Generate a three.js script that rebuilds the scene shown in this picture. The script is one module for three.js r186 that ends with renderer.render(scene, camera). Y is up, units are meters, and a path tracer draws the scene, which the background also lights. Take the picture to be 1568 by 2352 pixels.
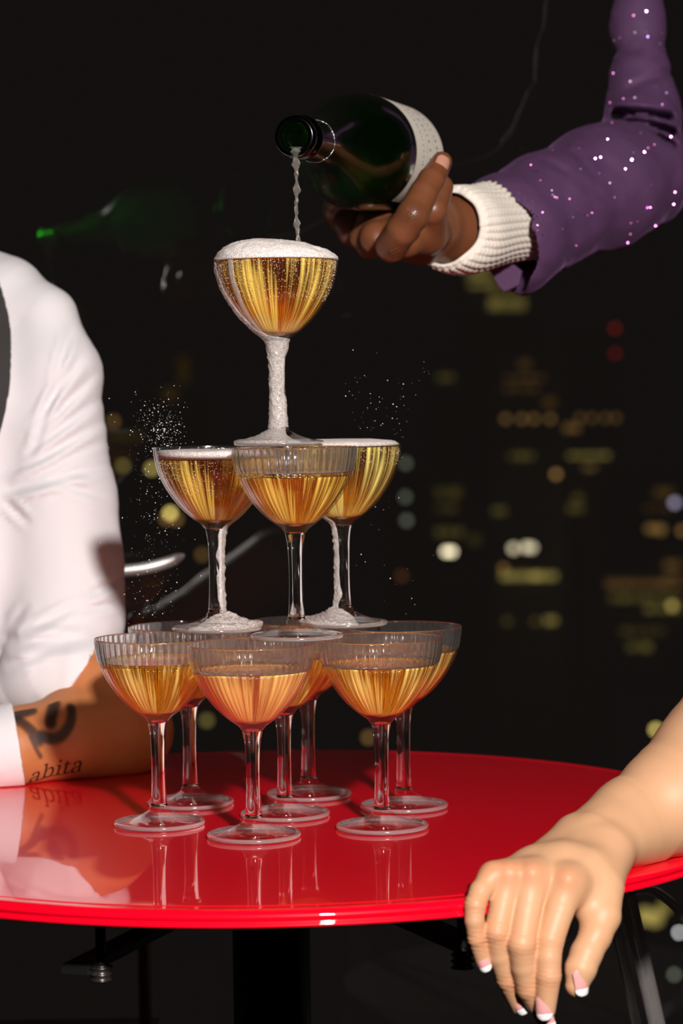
import * as THREE from 'three';
import { mergeGeometries, mergeVertices } from 'three/addons/utils/BufferGeometryUtils.js';

// ------------------------------------------------------------------ camera, light, exposure
const scene = new THREE.Scene();
scene.background = new THREE.Color().setRGB(0.0068, 0.0055, 0.0049);   // night sky over the city
const EYE = new THREE.Vector3(0, 1.0674, 0), PITCH = 0.0443, ROLL = 0.014, FOCAL = 5681;
const camera = new THREE.PerspectiveCamera(2 * Math.atan(1176 / FOCAL) * 180 / Math.PI, 1568 / 2352, 0.05, 2000);
camera.position.copy(EYE);
camera.rotation.set(-PITCH, 0, -ROLL, 'XYZ');
camera.updateMatrixWorld(true);
camera.focus = 1.80;
camera.userData.fStop = camera.getFocalLength() / 12;                   // an aperture 12 mm across
const renderer = new THREE.WebGLRenderer({ antialias: true });
renderer.toneMapping = THREE.LinearToneMapping;
renderer.toneMappingExposure = 1;
renderer.shadowMap.enabled = true;
scene.add(camera);
// the photographer's flash, above and to the right of the camera
const flash = new THREE.SpotLight(new THREE.Color().setRGB(1, 0.95, 0.92), 20.5, 0, 0.5, 0.3, 2);
flash.name = 'camera_flash';
flash.position.set(0.42, 1.66, 0.05);
flash.target.position.set(0, 0.95, -1.95);
flash.castShadow = true;
flash.shadow.radius = 3;
scene.add(flash, flash.target);

// ------------------------------------------------------------------ helpers
const V = (x, y, z) => new THREE.Vector3(x, y, z);
let seed = 7;
const rnd = () => { seed = (seed * 1664525 + 1013904223) >>> 0; return seed / 4294967296; };
const rr = (a, b) => a + (b - a) * rnd();
const lerp = (a, b, t) => a + (b - a) * t;
const clamp = (x, a, b) => Math.min(b, Math.max(a, x));
const smooth = (a, b, x) => { const t = clamp((x - a) / (b - a), 0, 1); return t * t * (3 - 2 * t); };
// a point of the place from where the photograph shows it and how far it stands from the lens plane
function at(px, py, d) {
  const ray = V((px - 784) / FOCAL, -(py - 1176) / FOCAL, -1).applyQuaternion(camera.quaternion);
  return ray.multiplyScalar(d / -ray.z).add(EYE);
}
const used = {};
function numbered(name) { used[name] = (used[name] ?? -1) + 1; return used[name] ? name + '_' + String(used[name]).padStart(3, '0') : name; }
function shade(o) { o.castShadow = o.receiveShadow = true; return o; }
function tag(o, label, category, group, kind) {
  if (label) o.userData.label = label;
  if (category) o.userData.category = category;
  if (group) o.userData.group = group;
  if (kind) o.userData.kind = kind;
  return o;
}
function thing(name, pos, label, category, group, kind) {
  const o = new THREE.Group(); o.name = numbered(name); o.position.copy(pos); scene.add(o);
  return tag(o, label, category, group, kind);
}
function part(name, geometry, material, parent, label) {
  const o = shade(new THREE.Mesh(geometry, material));
  o.name = parent === scene ? numbered(name) : name;
  parent.add(o);
  if (label) o.userData.label = label;
  return o;
}
const std = (r, g, b, o = {}) => new THREE.MeshPhysicalMaterial({ color: new THREE.Color().setRGB(r, g, b), roughness: 0.6, ...o });
// value noise in three dimensions
function hash3(x, y, z) { let h = (Math.imul(x, 374761393) + Math.imul(y, 668265263) + Math.imul(z, 2147483647 ^ 1274126177)) | 0; h = Math.imul(h ^ (h >>> 13), 1274126177); return ((h ^ (h >>> 16)) >>> 0) / 4294967296; }
function noise(x, y, z) {
  const i = Math.floor(x), j = Math.floor(y), k = Math.floor(z), s = (t) => t * t * (3 - 2 * t), u = s(x - i), v = s(y - j), w = s(z - k);
  const L = (a, b, t) => a + (b - a) * t, h = hash3;
  return L(L(L(h(i, j, k), h(i + 1, j, k), u), L(h(i, j + 1, k), h(i + 1, j + 1, k), u), v), L(L(h(i, j, k + 1), h(i + 1, j, k + 1), u), L(h(i, j + 1, k + 1), h(i + 1, j + 1, k + 1), u), v), w) * 2 - 1;
}
const fbm = (x, y, z) => noise(x, y, z) * 0.6 + noise(x * 2.1 + 7, y * 2.1, z * 2.1) * 0.3 + noise(x * 4.3, y * 4.3 + 5, z * 4.3) * 0.15;
// a closed surface turned round the y axis: profile [r, y] from the inside round to the outside, radius changed by bump(angle, i)
function turned(profile, segs, bump = null, uvScale = 1) {
  const n = profile.length, pos = [], uv = [], idx = [];
  for (let i = 0; i < n; i++) for (let j = 0; j <= segs; j++) {
    const a = (j / segs) * 2 * Math.PI, [r0, y0] = profile[i];
    const b = bump && r0 > 1e-5 ? bump(a, i, r0, y0) : 0, r = r0 + (Array.isArray(b) ? b[0] : b), y = y0 + (Array.isArray(b) ? b[1] : 0);
    pos.push(r * Math.cos(a), y, r * Math.sin(a)); uv.push(j / segs * uvScale, i / (n - 1));
  }
  for (let i = 0; i < n - 1; i++) for (let j = 0; j < segs; j++) {
    const a = i * (segs + 1) + j, b = a + 1, c = a + segs + 1, d = c + 1;
    idx.push(a, b, c, b, d, c);
  }
  const g = new THREE.BufferGeometry();
  g.setAttribute('position', new THREE.Float32BufferAttribute(pos, 3));
  g.setAttribute('uv', new THREE.Float32BufferAttribute(uv, 2));
  g.setIndex(idx); g.computeVertexNormals();
  const p = g.attributes.normal;                                        // one normal on both sides of the seam
  for (let i = 0; i < n; i++) {
    const a = i * (segs + 1), b = a + segs, m = V(p.getX(a) + p.getX(b), p.getY(a) + p.getY(b), p.getZ(a) + p.getZ(b)).normalize();
    p.setXYZ(a, m.x, m.y, m.z); p.setXYZ(b, m.x, m.y, m.z);
    if (profile[i][0] < 1e-5) for (let j = 0; j <= segs; j++) p.setXYZ(a + j, 0, i === 0 ? Math.sign(profile[0][1] - profile[1][1]) || 1 : Math.sign(profile[n - 1][1] - profile[n - 2][1]) || 1, 0);
  }
  return g;
}
// points of a smooth curve through [r, y] pairs
function smoothProfile(pts, n) {
  const c = new THREE.CatmullRomCurve3(pts.map(([r, y]) => V(r, y, 0)), false, 'centripetal');
  return Array.from({ length: n + 1 }, (_, i) => { const p = c.getPoint(i / n); return [Math.max(0, p.x), p.y]; });
}
// ------------------------------------------------------------------ soft bodies: distance fields meshed with surface nets
const smin = (a, b, k) => { const h = Math.max(k - Math.abs(a - b), 0) / k; return Math.min(a, b) - h * h * k * 0.25; };
function bone(x, y, z, b) {                                              // tapered capsule b = [A, B, ra, rb]
  const [A, B, ra, rb] = b, dx = B.x - A.x, dy = B.y - A.y, dz = B.z - A.z, px = x - A.x, py = y - A.y, pz = z - A.z;
  const t = clamp((px * dx + py * dy + pz * dz) / (dx * dx + dy * dy + dz * dz + 1e-12), 0, 1);
  return Math.hypot(px - t * dx, py - t * dy, pz - t * dz) - (ra + (rb - ra) * t);
}
// joints [[point, radius], ...] to bones
const chain = (js) => js.slice(1).map(([p, r], i) => [js[i][0], p, js[i][1], r]);
const field = (bones, k) => (x, y, z) => { let d = 1; for (const b of bones) d = smin(d, bone(x, y, z, b), k); return d; };
function boundsOf(bones, pad) {
  const lo = V(1e9, 1e9, 1e9), hi = V(-1e9, -1e9, -1e9);
  for (const [A, B, a, b] of bones) { for (const [P, r] of [[A, a], [B, b]]) { lo.min(P.clone().subScalar(r + pad)); hi.max(P.clone().addScalar(r + pad)); } }
  return [lo, hi];
}
function sdfMesh(f, [lo, hi], cell, colour = null) {
  const n = [0, 1, 2].map((i) => Math.ceil((hi.getComponent(i) - lo.getComponent(i)) / cell / 4) * 4 + 1), [nx, ny, nz] = n;
  const g = new Float32Array(nx * ny * nz), id = (i, j, k) => (k * ny + j) * nx + i;
  for (let k = 0; k < nz; k += 4) for (let j = 0; j < ny; j += 4) for (let i = 0; i < nx; i += 4) {
    const c = f(lo.x + (i + 1.5) * cell, lo.y + (j + 1.5) * cell, lo.z + (k + 1.5) * cell), far = Math.abs(c) > 4.5 * cell;
    for (let c2 = k; c2 < Math.min(k + 4, nz); c2++) for (let b2 = j; b2 < Math.min(j + 4, ny); b2++) for (let a2 = i; a2 < Math.min(i + 4, nx); a2++)
      g[id(a2, b2, c2)] = far ? c : f(lo.x + a2 * cell, lo.y + b2 * cell, lo.z + c2 * cell);
  }
  const at3 = new Int32Array(nx * ny * nz).fill(-1), pos = [], idx = [];
  const E8 = [[0, 0, 0], [1, 0, 0], [0, 1, 0], [1, 1, 0], [0, 0, 1], [1, 0, 1], [0, 1, 1], [1, 1, 1]], EDGES = [[0, 1], [2, 3], [4, 5], [6, 7], [0, 2], [1, 3], [4, 6], [5, 7], [0, 4], [1, 5], [2, 6], [3, 7]];
  for (let k = 0; k < nz - 1; k++) for (let j = 0; j < ny - 1; j++) for (let i = 0; i < nx - 1; i++) {
    let m = 0; const v = [];
    for (let c = 0; c < 8; c++) { const e = E8[c], q = g[id(i + e[0], j + e[1], k + e[2])]; v.push(q); if (q < 0) m |= 1 << c; }
    if (m === 0 || m === 255) continue;
    let x = 0, y = 0, z = 0, s = 0;
    for (const [a, b] of EDGES) if ((v[a] < 0) !== (v[b] < 0)) { const t = v[a] / (v[a] - v[b]), A = E8[a], B = E8[b]; x += A[0] + t * (B[0] - A[0]); y += A[1] + t * (B[1] - A[1]); z += A[2] + t * (B[2] - A[2]); s++; }
    at3[id(i, j, k)] = pos.length / 3;
    pos.push(lo.x + (i + x / s) * cell, lo.y + (j + y / s) * cell, lo.z + (k + z / s) * cell);
  }
  const quad = (a, b, c, d, flip) => { if (a < 0 || b < 0 || c < 0 || d < 0) return; flip ? idx.push(a, c, b, a, d, c) : idx.push(a, b, c, a, c, d); };
  for (let k = 1; k < nz - 1; k++) for (let j = 1; j < ny - 1; j++) for (let i = 1; i < nx - 1; i++) {
    const s = g[id(i, j, k)] < 0;
    if (s !== (g[id(i + 1, j, k)] < 0)) quad(at3[id(i, j - 1, k - 1)], at3[id(i, j, k - 1)], at3[id(i, j, k)], at3[id(i, j - 1, k)], !s);
    if (s !== (g[id(i, j + 1, k)] < 0)) quad(at3[id(i - 1, j, k - 1)], at3[id(i - 1, j, k)], at3[id(i, j, k)], at3[id(i, j, k - 1)], !s);
    if (s !== (g[id(i, j, k + 1)] < 0)) quad(at3[id(i - 1, j - 1, k)], at3[id(i, j - 1, k)], at3[id(i, j, k)], at3[id(i - 1, j, k)], !s);
  }
  const P = new Float32Array(pos), N = new Float32Array(pos.length), C = colour ? new Float32Array(pos.length) : null, h = cell * 0.5;
  for (let i = 0; i < P.length; i += 3) {
    for (let rep = 0; rep < 2; rep++) {
      const x = P[i], y = P[i + 1], z = P[i + 2];
      let gx = f(x + h, y, z) - f(x - h, y, z), gy = f(x, y + h, z) - f(x, y - h, z), gz = f(x, y, z + h) - f(x, y, z - h);
      const l = Math.hypot(gx, gy, gz) || 1; gx /= l; gy /= l; gz /= l;
      if (rep === 0) { const d = clamp(f(x, y, z), -cell * 0.6, cell * 0.6); P[i] -= gx * d; P[i + 1] -= gy * d; P[i + 2] -= gz * d; }
      N[i] = gx; N[i + 1] = gy; N[i + 2] = gz;
    }
    if (C) C.set(colour(P[i], P[i + 1], P[i + 2]), i);
  }
  const geo = new THREE.BufferGeometry();
  geo.setAttribute('position', new THREE.BufferAttribute(P, 3)); geo.setAttribute('normal', new THREE.BufferAttribute(N, 3));
  if (C) geo.setAttribute('color', new THREE.BufferAttribute(C, 3));
  geo.setIndex(idx);
  return geo;
}
// a finger nail: a thin curved plate at c, running along t, facing n, on a finger of radius R
function nailGeometry(c, t, n, w, l, R, from, to, lift = 0) {
  t = t.clone().normalize(); n = n.clone().addScaledVector(t, -n.dot(t)).normalize();
  const s = V().crossVectors(t, n), pos = [], idx = [], A = 10, B = 8;
  for (let side = 0; side < 2; side++) for (let j = 0; j <= B; j++) for (let i = 0; i <= A; i++) {
    const u = (i / A) * 2 - 1, q = lerp(from, to, j / B), end = q > 0.8 ? Math.sqrt(Math.max(0.02, 1 - ((q - 0.8) / 0.26) ** 2)) : q < 0.12 ? 0.72 + 0.28 * Math.sqrt(q / 0.12) : 1;
    const x = u * w * 0.5 * end, y = (q - 0.5) * l, drop = R - Math.sqrt(Math.max(0, R * R - x * x)), edge = Math.abs(u) === 1 || j === 0 || j === B ? 0.5 : 1;
    const up = (side ? -0.0002 : 0.0002 + lift) * edge - drop - 0.10 * y * y / R;
    const p = c.clone().addScaledVector(s, x).addScaledVector(t, y).addScaledVector(n, up);
    pos.push(p.x, p.y, p.z);
  }
  const N = (A + 1) * (B + 1), q4 = (a, b, c2, d) => idx.push(a, b, c2, a, c2, d);
  for (let j = 0; j < B; j++) for (let i = 0; i < A; i++) { const a = j * (A + 1) + i; q4(a, a + A + 1, a + A + 2, a + 1); q4(N + a, N + a + 1, N + a + A + 2, N + a + A + 1); }
  for (let i = 0; i < A; i++) { q4(i, i + 1, N + i + 1, N + i); const a = B * (A + 1) + i; q4(a + 1, a, N + a, N + a + 1); }
  for (let j = 0; j < B; j++) { const a = j * (A + 1); q4(a + A + 1, a, N + a, N + a + A + 1); const b = a + A; q4(b, b + A + 1, N + b + A + 1, N + b); }
  const g = new THREE.BufferGeometry(); g.setAttribute('position', new THREE.Float32BufferAttribute(pos, 3)); g.setIndex(idx); g.computeVertexNormals();
  return g;
}
// from outside along -n down to the surface f = 0
function onSurface(f, c, n, start = 0.02) {
  const u = n.clone().normalize(), p = c.clone().addScaledVector(u, start);
  for (let i = 0; i < 60; i++) { const d = f(p.x, p.y, p.z); if (d < 1e-5) break; p.addScaledVector(u, -d * 0.7); }
  return p.addScaledVector(u, 0.0004);
}
// soft things that rest on the table stop at its surface (the table's own round slab, in the world)
const overTable = (f, origin) => (x, y, z) => {
  const dy = Math.abs(y + origin.y - 0.744) - 0.0060, dr = Math.hypot(x + origin.x + 0.059, z + origin.z + 1.8985) - 0.3622;
  const d = Math.min(Math.max(dy, dr), 0) + Math.hypot(Math.max(dy, 0), Math.max(dr, 0));
  return Math.max(f(x, y, z), 0.0004 - d);
};

// ------------------------------------------------------------------ the red table
const TOP = 0.75, TABLE = V(-0.059, 0, -1.8985), TR = 0.362;
const lacquer = std(0.90, 0.0012, 0.016, { roughness: 0.32, clearcoat: 1, clearcoatRoughness: 0.012, specularIntensity: 0.15 });
const table = thing('round_table', TABLE, 'round glossy red lacquered table carrying the pyramid of coupe glasses', 'table');
{
  part('tabletop', turned([[0, TOP], [0.1, TOP], [0.2, TOP], [0.3, TOP], [0.345, TOP], [0.3485, TOP - 0.0001], [0.3485, TOP - 0.004], [0.3, TOP - 0.012], [0, TOP - 0.012]], 160), lacquer, table);
  const rim = [];
  for (let i = 0; i <= 8; i++) { const t = (i / 8) * Math.PI / 2; rim.push([0.3545 + 0.0075 * Math.sin(t), TOP - 0.0045 + 0.0045 * Math.cos(t)]); }
  part('rim', turned([[0.3486, TOP - 0.011], [0.3486, TOP - 0.0004], [0.3492, TOP], ...rim, [0.362, TOP - 0.0055], [0.3612, TOP - 0.0062], [0.3602, TOP - 0.0073], [0.3610, TOP - 0.0085], [0.3618, TOP - 0.0092], [0.362, TOP - 0.0102], [0.3614, TOP - 0.0113], [0.356, TOP - 0.0118], [0.3486, TOP - 0.0118], [0.3486, TOP - 0.011]], 240), lacquer, table);
}
// under the top: crossed steel bars with ringed bolts, a centre column and a round foot
{
  const black = std(0.012, 0.011, 0.011, { roughness: 0.4, metalness: 0.2 }), steel = std(0.16, 0.14, 0.13, { roughness: 0.3, metalness: 0.9 });
  const local = (px, py, d) => at(px, py, d).sub(TABLE);
  const bar = (A, B, w, h) => { const g = new THREE.BoxGeometry(A.distanceTo(B), h, w), m = part('support_bar', g, black, table); m.position.copy(A).add(B).multiplyScalar(0.5); m.quaternion.setFromUnitVectors(V(1, 0, 0), B.clone().sub(A).normalize()); return m; };
  const hub = V(0, TOP - 0.07, 0);
  for (const [px, py, d] of [[170, 2228, 1.62], [1100, 2182, 1.62]]) { const A = local(px, py, d); bar(A, V(hub.x, A.y + 0.012, hub.z), 0.02, 0.006); }
  for (const s of [-1, 1]) bar(V(s * 0.2, TOP - 0.045, -0.16), V(0, TOP - 0.04, 0), 0.02, 0.006);
  for (const [px, py, d] of [[232, 2228, 1.625], [1062, 2200, 1.62]]) {
    const c = local(px, py, d), prof = [[0, -0.0065]];
    for (let i = 0; i <= 24; i++) prof.push([0.0064 + 0.0016 * Math.max(0, Math.cos(i / 24 * 2 * Math.PI * 3)) ** 2, -0.0065 + 0.013 * i / 24]);
    prof.push([0, 0.0065]);
    const stem = part('bolt', turned(prof.reverse(), 40), steel, table, 'ringed steel bolt'); stem.position.copy(c);
    const rod = part('bolt_shank', new THREE.CylinderGeometry(0.0035, 0.0035, TOP - 0.012 - c.y, 16), black, table); rod.position.set(c.x, (TOP - 0.012 + c.y) / 2, c.z);
  }
  part('column', turned([[0, TOP - 0.012], [0.09, TOP - 0.012], [0.09, TOP - 0.020], [0.035, TOP - 0.028], [0.030, TOP - 0.06], [0.030, 0.05], [0.05, 0.035], [0, 0.03]].reverse().map(([r, y]) => [r, y]).reverse(), 48), black, table);
  part('base', turned([[0, 0.034], [0.05, 0.034], [0.21, 0.016], [0.225, 0.010], [0.225, 0.002], [0, 0.002]], 72), black, table);
}

// ------------------------------------------------------------------ the coupe glasses
const GH = 0.1421;                                                       // height of one glass
const RIBS = 52, RSEG = RIBS * 8;
const outerPts = [[0.0475, 0], [0.0472, 0.004], [0.0464, 0.010], [0.0443, 0.0185], [0.0408, 0.0265], [0.0362, 0.0345], [0.0308, 0.042], [0.0243, 0.0492], [0.0170, 0.0555], [0.0105, 0.0602], [0.0084, 0.0628]].map(([r, y]) => [r * 0.985, GH - y]);
const innerOf = (r, y) => [r - lerp(0.0011, 0.0016, clamp((GH - y) / 0.05, 0, 1)), y];
const glassWall = std(1, 1, 1, { roughness: 0.14, transmission: 1, thickness: 0, ior: 1.42 });
const glassHazy = std(1, 1, 1, { roughness: 0.31, transmission: 1, thickness: 0, ior: 1.42 });
const glassRim = std(1, 0.97, 0.96, { roughness: 0.04, transmission: 0.985, thickness: 0.002, ior: 1.5, transparent: true, opacity: 0.85 });
const glassSolid = std(1, 1, 1, { roughness: 0.05, transmission: 1, thickness: 0.01, ior: 1.5 });
const glassFoot = std(1, 1, 1, { roughness: 0.03, transmission: 1, thickness: 0, ior: 1.7 });
const glassEdge = std(0.95, 0.93, 0.93, { roughness: 0.12, transmission: 0.84, thickness: 0.01, ior: 1.5 });
const rib = (depth) => (a, y) => depth * (Math.abs(Math.cos(a * RIBS / 2)) - 0.6);
const outer = smoothProfile(outerPts, 44);
const innerPts = [...outerPts.slice(0, 9).map(([r, y]) => innerOf(r, y)), [0.0085, GH - 0.0572], [0.004, GH - 0.0585], [0, GH - 0.0588]];
const inner = smoothProfile(innerPts, 40);
const ribDepth = (y) => 0.00042 * smooth(0, 0.0015, GH - y) * smooth(0.062, 0.045, GH - y);
function shell(from, to, closeTop) {                                    // the wall of the bowl between two depths below the brim
  const cut = (p) => p.filter(([, y]) => GH - y >= from - 1e-6 && GH - y <= to + 1e-6);
  const ins = cut(inner).reverse(), outs = cut(outer), lip = closeTop ? [[0.0459, GH + 0.0003], [0.0463, GH + 0.0003]] : [];
  const tail = to > 0.06 ? [[0.0078, GH - 0.0632], [0, GH - 0.0634]] : [ins[0]];
  const prof = [...ins, ...lip, ...outs, ...tail], n = ins.length + lip.length;
  if (!closeTop) prof.push(); 
  return turned(prof, RSEG, (a, i, r, y) => i < n || i >= n + outs.length ? 0 : rib(ribDepth(y))(a, y));
}
const stemPts = [[0.0078, 0.0630], [0.0071, 0.0665], [0.0062, 0.072], [0.0056, 0.079], [0.0053, 0.090], [0.0052, 0.100], [0.0054, 0.110], [0.0058, 0.119], [0.0062, 0.1245], [0.0066, 0.1275]].map(([r, y]) => [r, GH - y]);
const stemGeometry = turned([[0, GH - 0.0628], ...smoothProfile(stemPts, 28), [0, GH - 0.1277]], 40);
const footPts = [[0.0066, 0.0146], [0.0074, 0.0140], [0.0075, 0.0130], [0.0078, 0.0120], [0.0105, 0.0104], [0.0150, 0.0080], [0.0210, 0.0058], [0.0280, 0.0043], [0.0328, 0.0038], [0.0342, 0.0031], [0.0345, 0.0020], [0.0341, 0.0009], [0.0330, 0.0003]];
const footProfile = [[0, 0.0147], ...smoothProfile(footPts, 40), [0.0325, 0.0002], [0.02, 0.0012], [0, 0.0018]];
const footGeometry = turned(footProfile, 96);
{ const edge = footProfile.findIndex(([r]) => r > 0.0322), n = footProfile.length - 1, last = n - 3, per = 96 * 6; footGeometry.addGroup(0, edge * per, 0); footGeometry.addGroup(edge * per, (last - edge) * per, 1); footGeometry.addGroup(last * per, (n - last) * per, 0); }
const bowlWhole = shell(0, 1, true), bowlLow = shell(0.0195, 1, false), bowlHigh = shell(0, 0.0195, true);
// the drink: fills the bowl up to a level below the rim
function drinkGeometry(level) {
  const gap = 0.00025, top = GH - level, prof = [];
  for (const [r, y] of inner) if (y < top) prof.push([Math.max(0, r - gap), y + (r < 0.01 ? gap : 0)]);
  let rt = 0;
  for (let i = 0; i < inner.length - 1; i++) if (inner[i][1] >= top && inner[i + 1][1] < top) rt = lerp(inner[i + 1][0], inner[i][0], (top - inner[i + 1][1]) / (inner[i][1] - inner[i + 1][1])) - gap;
  return turned([[0, top], [rt * 0.5, top], [rt - 0.003, top + 0.0001], [rt - 0.0008, top + 0.0005], [rt, top + 0.001], ...prof], RSEG, (a, i, r, y) => i < 5 ? 0 : -1.6 * ribDepth(y) * (1 - Math.abs(Math.cos(a * RIBS / 2))));
}
function streaks(w, h, base, gain) {                                     // trains of bubbles that cloud the drink
  const d = new Uint8Array(w * h * 4);
  for (let y = 0; y < h; y++) for (let x = 0; x < w; x++) {
    const a = (x / w) * 2 * Math.PI, v = y / h, c = Math.cos(a), z = Math.sin(a);
    const s = noise(c * 34, v * 2.2, z * 34) * 0.5 + noise(c * 12, v * 2, z * 12) * 0.45 + noise(c * 70, v * 5, z * 70) * 0.3 + 0.25 * noise(c * 2, v * 3, z * 2 + 4);
    const k = clamp(base + gain * s - 0.42 * smooth(0.55, 0.95, v) + 0.12 * smooth(0.3, 0.15, v), 0, 1) * 255;
    d.set([k, k, k, 255], (y * w + x) * 4);
  }
  const t = new THREE.DataTexture(d, w, h); t.wrapS = t.wrapT = THREE.RepeatWrapping; t.magFilter = t.minFilter = THREE.LinearFilter; t.needsUpdate = true;
  return t;
}
const drink = (map, r, g, b, far) => std(r, g, b, { roughness: 0.0, transmission: 1, transmissionMap: map, thickness: 0.05, ior: 1.34, attenuationColor: new THREE.Color().setRGB(1.0, 0.80, 0.22), attenuationDistance: far });
const clearMap = streaks(1024, 64, 0.66, 1.05), cloudMap = streaks(1024, 64, 0.62, 1.05), peachMap = streaks(1024, 64, 0.32, 0.8);
const DRINK = { clear: drink(clearMap, 1, 0.84, 0.22, 0.04), cloudy: drink(cloudMap, 1, 0.68, 0.12, 0.04), peach: drink(peachMap, 1, 0.62, 0.16, 0.04) };
// small bubbles clinging to the inside of the wall
const bubble = new THREE.IcosahedronGeometry(1, 1), bubbleMat = std(0.95, 0.78, 0.5, { roughness: 0.12 });
function bubbles(g, level, count, near) {
  const m = new THREE.InstancedMesh(bubble, bubbleMat, count), q = new THREE.Quaternion();
  for (let i = 0; i < count; i++) {
    const t = near * Math.pow(rnd(), 1.6), y = GH - level - 0.0008 - t; let r = 0.01;
    for (let k = 0; k < inner.length - 1; k++) if (inner[k][1] >= y && inner[k + 1][1] < y) r = inner[k][0];
    const a = rr(0, 2 * Math.PI), s = rr(0.00012, 0.00032);
    m.setMatrixAt(i, new THREE.Matrix4().compose(V((r - 0.0001) * Math.cos(a), y, (r - 0.0001) * Math.sin(a)), q, V(s, s, s)));
  }
  m.name = 'bubbles'; m.userData.kind = 'stuff'; shade(m); g.add(m);
}
function coupe(x, z, tier, level, kind, label, group, hazy) {
  const g = thing('coupe_glass', V(x, TOP + tier * (GH + 0.0004), z), label, 'glass', group), wall = hazy ? glassHazy : glassWall;
  if (level > 0.015) { part('bowl', bowlLow, wall, g); part('rim', bowlHigh, glassRim, g); } else part('bowl', bowlWhole, wall, g);
  part('stem', stemGeometry, glassSolid, g); part('foot', footGeometry, [glassFoot, glassEdge], g);
  part('champagne', drinkGeometry(level), DRINK[kind], g);
  return g;
}
const GROUND = 'coupe glasses of the bottom tier';
coupe(-0.1410, -1.8589, 0, 0.0175, 'clear', 'leftmost coupe glass of the bottom tier, part full of dark golden champagne', GROUND);
coupe(-0.0674, -1.8006, 0, 0.0205, 'peach', 'foremost coupe glass of the bottom tier, its bowl hazy and glowing peach', GROUND, true);
coupe(0.0271, -1.8307, 0, 0.0205, 'clear', 'right-hand front coupe glass of the bottom tier, nearest the hanging hand', GROUND);
coupe(-0.0467, -1.8924, 0, 0.019, 'clear', 'coupe glass in the middle of the bottom tier, ringed by the other six', GROUND);
coupe(-0.0296, -1.9862, 0, 0.019, 'clear', 'rearmost coupe glass of the bottom tier, only its stem and foot clearly seen', GROUND);
coupe(0.0457, -1.9234, 0, 0.0185, 'clear', 'rightmost coupe glass of the bottom tier, half hidden by the one in front', GROUND);
coupe(-0.1232, -1.9526, 0, 0.019, 'clear', 'back left coupe glass of the bottom tier, beside the tattooed arm', GROUND);
const MIDDLE = 'coupe glasses of the middle tier';
coupe(-0.0345, -1.832, 1, 0.0225, 'cloudy', 'front coupe glass of the middle tier, clear brim above amber champagne', MIDDLE);
const glassLeft = coupe(-0.0975, -1.905, 1, 0.0107, 'cloudy', 'left coupe glass of the middle tier, foaming, with foam down its stem', MIDDLE);
const glassRight = coupe(0.0005, -1.935, 1, 0.003, 'clear', 'right coupe glass of the middle tier, brimful, foam down its stem and foot', MIDDLE);
const glassTop = coupe(-0.047, -1.89, 2, 0.002, 'cloudy', 'topmost coupe glass of the pyramid, overflowing under a dome of foam');
bubbles(glassTop, 0.002, 2600, 0.03); bubbles(glassLeft, 0.0107, 1300, 0.026); bubbles(glassRight, 0.003, 500, 0.012);

// ------------------------------------------------------------------ foam
const foamBump = (() => {
  const w = 256, d = new Uint8Array(w * w * 4); seed = 12;
  const pts = Array.from({ length: 420 }, () => [rnd() * w, rnd() * w, rr(2, 7)]);
  for (let i = 0; i < w * w; i++) d.set([90, 90, 90, 255], i * 4);
  for (const [cx, cy, r] of pts) for (let y = -8; y <= 8; y++) for (let x = -8; x <= 8; x++) { const q = Math.hypot(x, y) / r; if (q < 1) { const k = (((Math.round(cy) + y + w) % w) * w + ((Math.round(cx) + x + w) % w)) * 4, v = 90 + 160 * Math.sqrt(1 - q * q); if (v > d[k]) d[k] = d[k + 1] = d[k + 2] = v; } }
  const t = new THREE.DataTexture(d, w, w); t.wrapS = t.wrapT = THREE.RepeatWrapping; t.magFilter = t.minFilter = THREE.LinearFilter; t.needsUpdate = true; return t;
})();
const foamTex = (u, v) => { const t = foamBump.clone(); t.repeat.set(u, v); t.needsUpdate = true; return t; };
const foamMat = std(0.98, 0.87, 0.81, { roughness: 0.75, bumpMap: foamTex(14, 3), bumpScale: 0.0006 });
const wetFoam = std(0.96, 0.87, 0.82, { roughness: 0.3, transmission: 0.5, thickness: 0, bumpMap: foamTex(3, 12), bumpScale: 0.0007 });
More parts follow.
